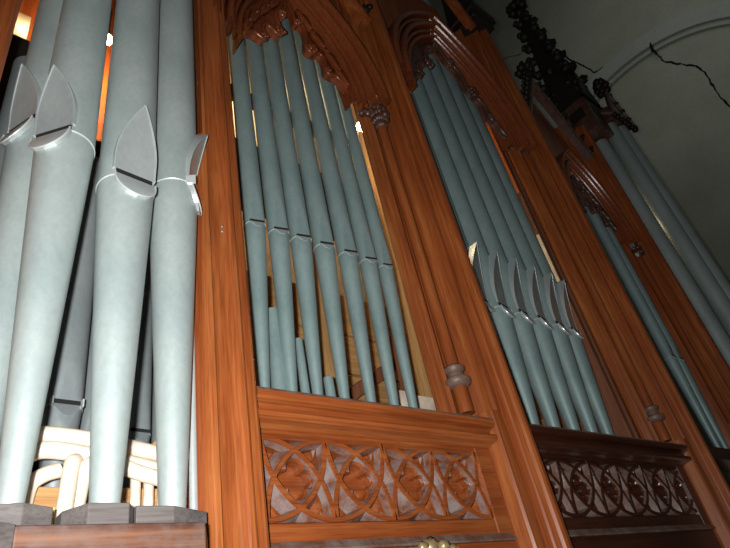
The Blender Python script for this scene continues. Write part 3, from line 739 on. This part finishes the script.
for x, y, z, r in [(3.84 + .32 * k / 6, .77, 3.165, .022) for k in range(7)] + [(4.03 + .03 * k, .765, 3.50 - .08 * k, .022) for k in range(5)] + [(4.20, .9, 3.2, .045)]:
    b = MB(); b.blob((x, y, z), r, rnd); b.build('crocket', M['black_oak'], tc, weld=False)
b = MB(); b.prism([(3.845, 1.02), (3.88, .84), (4.10, .80), (4.18, .95), (4.18, 1.28), (3.845, 1.28)], 3.32, 3.36); b.build('roof', M['black_oak'], tc)
cpst = thing('case_post', (4.15, 1.1, FLOOR), 'hidden outer post of the far tower behind its tall pipes', 'post')
b = MB(); b.box(4.09, 4.19, 1.02, 1.10, FLOOR, 3.18); b.build('shaft', M['wood'], cpst)
tb2 = thing('toe_board', (3.95, .9, .15), 'board carrying the tall pipes of the far tower, low at the right edge', 'board')
b = MB(); b.prism([(3.60, .90), (3.85, .80), (4.10, .78), (4.18, .95), (4.18, 1.02), (3.60, 1.02)], .18, .26); b.build('board', M['darkx'], tb2)
b = MB(); b.box(3.61, 4.18, 1.0, 1.02, FLOOR, .18); b.build('lower_board', M['darkx'], tb2)

# ------------------------------------------------------------------ inside the case
b = MB(); b.box(-.1, .2, 1.62, 1.65, FLOOR, 2.25); b.box(.2, .575, 1.62, 1.65, FLOOR, 1.83); tag(b.build('shade_sheet', M['blackp']), 'added black sheet that keeps the gaps behind the large pipes in shade', 'partition')  # sheet put in so the gaps read as interior shade
b = MB(); b.box(-.3, .58, 1.95, 1.98, FLOOR, 3.4); tag(b.build('orange_lining', M['orange']), 'glowing orange wooden lining seen in the slit between the large pipes', 'lining')
b = MB(); b.box(.045, .10, 1.70, 1.74, FLOOR, 2.52); tag(b.build('inner_duct', M['pale']), 'pale upright duct brightened by an added fill light in the gap at upper left', 'duct')
b = MB(); b.box(.585, .60, 1.12, 1.9, FLOOR, 3.3); tag(b.build('inner_divider', M['tanz']), 'wooden divider inside the case behind the left post', 'partition')
b = MB(); b.box(.60, 2.14, 1.78, 1.80, FLOOR, 3.3); tag(b.build('pale_lining', M['pale']), 'pale lit lining showing as bright slits between the slim pipes', 'lining')
rr_ = thing('pipe_rack', (.95, 1.13, 1.75), 'dark rail crossing the bright slits behind the slim pipes', 'rack')
b = MB(); b.box(.60, 1.235, 1.155, 1.175, 1.775, 1.845); b.build('rail', M['redwood'], rr_)
b = MB(); b.box(.60, 1.235, 1.19, 1.21, 1.28, 1.60); b.build('backing_board', M['redwood'], rr_)
b = MB(); b.box(1.585, 1.595, 1.19, 1.49, .5601, 3.0); tag(b.build('inner_divider', M['tanz']), 'tan divider added behind the central pier to block bulb light', 'partition')  # added to keep bulb light off the middle bay pipes
bf = thing('bellows_frame', (1.2, 1.4, .5), 'tan and reddish timber frame seen low between the slim pipe feet', 'frame')
for k, (z0, z1) in enumerate(((.60, .76), (.765, .93), (.935, 1.10), (1.105, 1.30))):
    b = MB(); b.box(.66, 1.9, 1.50, 1.52, z0, z1 - .006); b.build('plank', M['tan'], bf, bevel=.003)
b = MB(); b.tube([(1.13, 1.42, .73), (1.52, 1.42, .98)], .030, 4, smooth=False); b.build('slanted_beam', M['redwood'], bf)
b = MB(); b.box(1.45, 1.50, 1.36, 1.385, .5601, 1.05); b.build('upright', M['redwood'], bf)
for x0, x1, z1 in ((1.33, 1.385, .775), (1.42, 1.52, .765)):
    b = MB(); b.box(x0, x1, 1.30, 1.32, .565, z1); b.build('white_board', M['cream'], bf)
b = MB(); b.box(1.10, 1.17, 1.4, 1.45, .58, 1.5); b.build('upright', M['tanz'], bf)
for l, q, zt, r, rt in (('slightly tapered small pipe right of the first slim pipe foot', .672, .757, .020, .027), ('thin small pipe beside the second slim pipe foot', .738, .69, .012, .014),
                    ('very thin small pipe left of the third slim pipe foot', .772, .64, .007, .009), ('short stub pipe beside the third slim pipe foot', .810, .598, .014, .015)):
    y = 1.17; b = MB(); b.lathe(q * y, y, [(rt, .50), (r, zt * y), (r * .8, zt * y + .002)], 20)
    tag(b.build('small_inner_pipe', M['pipe2'], root=(q * y, y, .50)), l, 'organ pipe', 'small pipes just behind the sill')
b = MB(); b.box(.601, 2.44, 1.185, 1.75, FLOOR, .56); tag(b.build('wind_chest', M['tan']), 'long tan chest under the slim pipes behind the sills', 'chest')
b = MB(); b.box(.60, 1.24, 1.11, 1.184, .5295, .606); b.build('toe_rail', M['redwood']); o_ = bpy.data.objects['toe_rail']; tag(o_, 'wooden rail that the slim pipe feet stand on, behind the light oak sill', 'rail')
b = MB(); b.box(1.60, 2.40, 1.11, 1.184, .5295, .606); tag(b.build('toe_rail', M['redwood']), 'wooden rail that the middle bay pipe feet stand on, behind the dark sill', 'rail')
# middle bay interior
b = MB(); b.box(2.145, 3.40, 1.78, 1.80, FLOOR, 4.0); tag(b.build('shade_sheet', M['blackp']), 'added black sheet for shade behind the middle bay', 'partition')  # second added sheet, its black imitates shade behind the pipes
ip = thing('inner_post', (2.465, 1.2, FLOOR), 'post with orange and pale stretches in the slit right of the middle bay pipes', 'post')
b = MB(); b.box(2.463, 2.485, 1.11, 1.55, FLOOR, 3.4); b.build('board', M['redwood'], ip)
b = MB(); b.box(2.455, 2.4625, 1.11, 1.50, 2.03, 2.62); b.build('orange_strip', M['orange'], ip)
b = MB(); b.box(2.455, 2.4625, 1.11, 1.35, 1.42, 1.72); b.build('pale_strip', M['pale'], ip)
mb_ = thing('inner_bracket', (2.42, 1.15, .75), 'brown wooden block and post low behind the right end of the middle bay', 'bracket')
b = MB(); b.box(2.41, 2.462, 1.18, 1.21, .99, 1.10); b.build('block', M['tanz'], mb_, bevel=.012)
b = MB(); b.box(2.33, 2.455, 1.19, 1.22, .5605, .71); b.build('post', M['redwood'], mb_)
b = MB(); b.box(2.28, 2.42, 1.225, 1.26, .5605, .67); b.build('post', M['tanz'], mb_)
b = MB(); b.box(1.60, 2.44, 1.40, 1.43, .5605, .80); b.build('plank', M['tan'], mb_)
b = MB(); b.box(2.60, 2.64, 1.12, 1.75, FLOOR, 3.4); tag(b.build('inner_divider', M['redwood']), 'wooden divider inside the case behind the second pier', 'partition')
b = MB(); b.box(3.70, 4.2, 1.20, 1.23, FLOOR, 3.15); tag(b.build('pale_lining', M['pale']), 'pale lining seen through the slit of the far tower', 'lining')

# bulbs and added fill lights inside the case
def lamp(x, y, z, r, label, power, col):
    root = thing('light_bulb', (x, y, z), label, 'light bulb')
    b = MB(); b.lathe(x, y, [(.001, z - r), (r * .7, z - r * .7), (r, z), (r * .8, z + r * .6), (r * .4, z + r * 1.2), (r * .38, z + r * 1.5)], 16); b.build('glass', M['bulb'], root)
    b = MB(); b.lathe(x, y, [(r * .42, z + r * 1.5), (r * .45, z + r * 2.6), (.004, z + r * 2.65), (.004, z + r * 10)], 12); b.build('socket', M['socket'], root)
    l = bpy.data.lights.new('bulb_light', 'POINT'); l.energy = power; l.color = col; l.shadow_soft_size = r * S
    o = bpy.data.objects.new('bulb_light', l); C.objects.link(o); o.location = Vector((x, y - .0, z - r * 2.2)) * S
    return root
lamp(.413, 1.72, 2.637, .024, 'glowing bulb shining through the slit between the second and third large pipes', 20, (1, .66, .34))
lamp(1.390, 1.20, 2.045, .018, 'glowing bulb beside the column capital at the right end of the slim pipes', 8, (1, .72, .42))
for p, e, c in (((3.97, 1.14, 2.3), 1.2, (1, .8, .5)), ((2.38, 1.5, 2.4), 6, (1, .6, .3)), ((2.36, 1.35, 1.55), 2.5, (1, .8, .5)), ((1.1, 1.62, 2.6), 9, (1, .8, .5)), ((.09, 1.66, 2.42), 1.6, (1, .75, .45))):  # fill lights without bulbs, added to brighten linings, strips and duct
    l = bpy.data.lights.new('case_fill', 'POINT'); l.energy = e; l.color = c; l.shadow_soft_size = .03
    o = bpy.data.objects.new('case_fill', l); C.objects.link(o); o.location = Vector(p) * S

# ------------------------------------------------------------------ camera flash, added wall fill, camera
l = bpy.data.lights.new('camera_flash', 'AREA'); l.shape = 'DISK'; l.size = .05; l.energy = 79; l.color = (1, .985, .955); 
o = bpy.data.objects.new('camera_flash', l); C.objects.link(o)
R_w = Matrix(((.7740, -.1828, 0), (0, 0, 0), (0, 0, 0)))
cX = Vector((.7740152, -.6062013, -.1828125)); cY = Vector((-.2343576, -.5425104, .8066964)); cZ = Vector((-.5881981, -.5815518, -.5619791))
rot = Matrix((cX, cY, cZ)).transposed().to_4x4()     # columns: camera right, up, back
o.matrix_world = Matrix.Translation(cX * -.075 + cY * .035) @ rot
cam = bpy.data.cameras.new('camera'); co = bpy.data.objects.new('camera', cam); C.objects.link(co)
co.matrix_world = rot
cam.sensor_fit = 'HORIZONTAL'; cam.sensor_width = 36; cam.lens = 581.0 * 36 / 730; cam.clip_start = .02; cam.clip_end = 200
bpy.context.scene.camera = co
l = bpy.data.lights.new('wall_fill_light', 'AREA'); l.shape = 'RECTANGLE'; l.size = 8; l.size_y = 8; l.energy = 34; l.color = (.95, 1, .93); l.spread = math.radians(120)  # unseen fill light added to brighten the far wall
o = bpy.data.objects.new('wall_fill_light', l); C.objects.link(o); o.location = (8.4, -1.5, 12.0); o.rotation_euler = (math.radians(90), 0, math.radians(-90))
w = bpy.data.worlds.new('church_gloom'); bpy.context.scene.world = w; w.use_nodes = True
w.node_tree.nodes['Background'].inputs[0].default_value = (.80, .88, .86, 1); w.node_tree.nodes['Background'].inputs[1].default_value = .022
vs_ = bpy.context.scene.view_settings
vs_.view_transform = 'Standard'; vs_.look = 'None'; vs_.gamma = 1; vs_.use_curve_mapping = False; vs_.exposure = 0.0
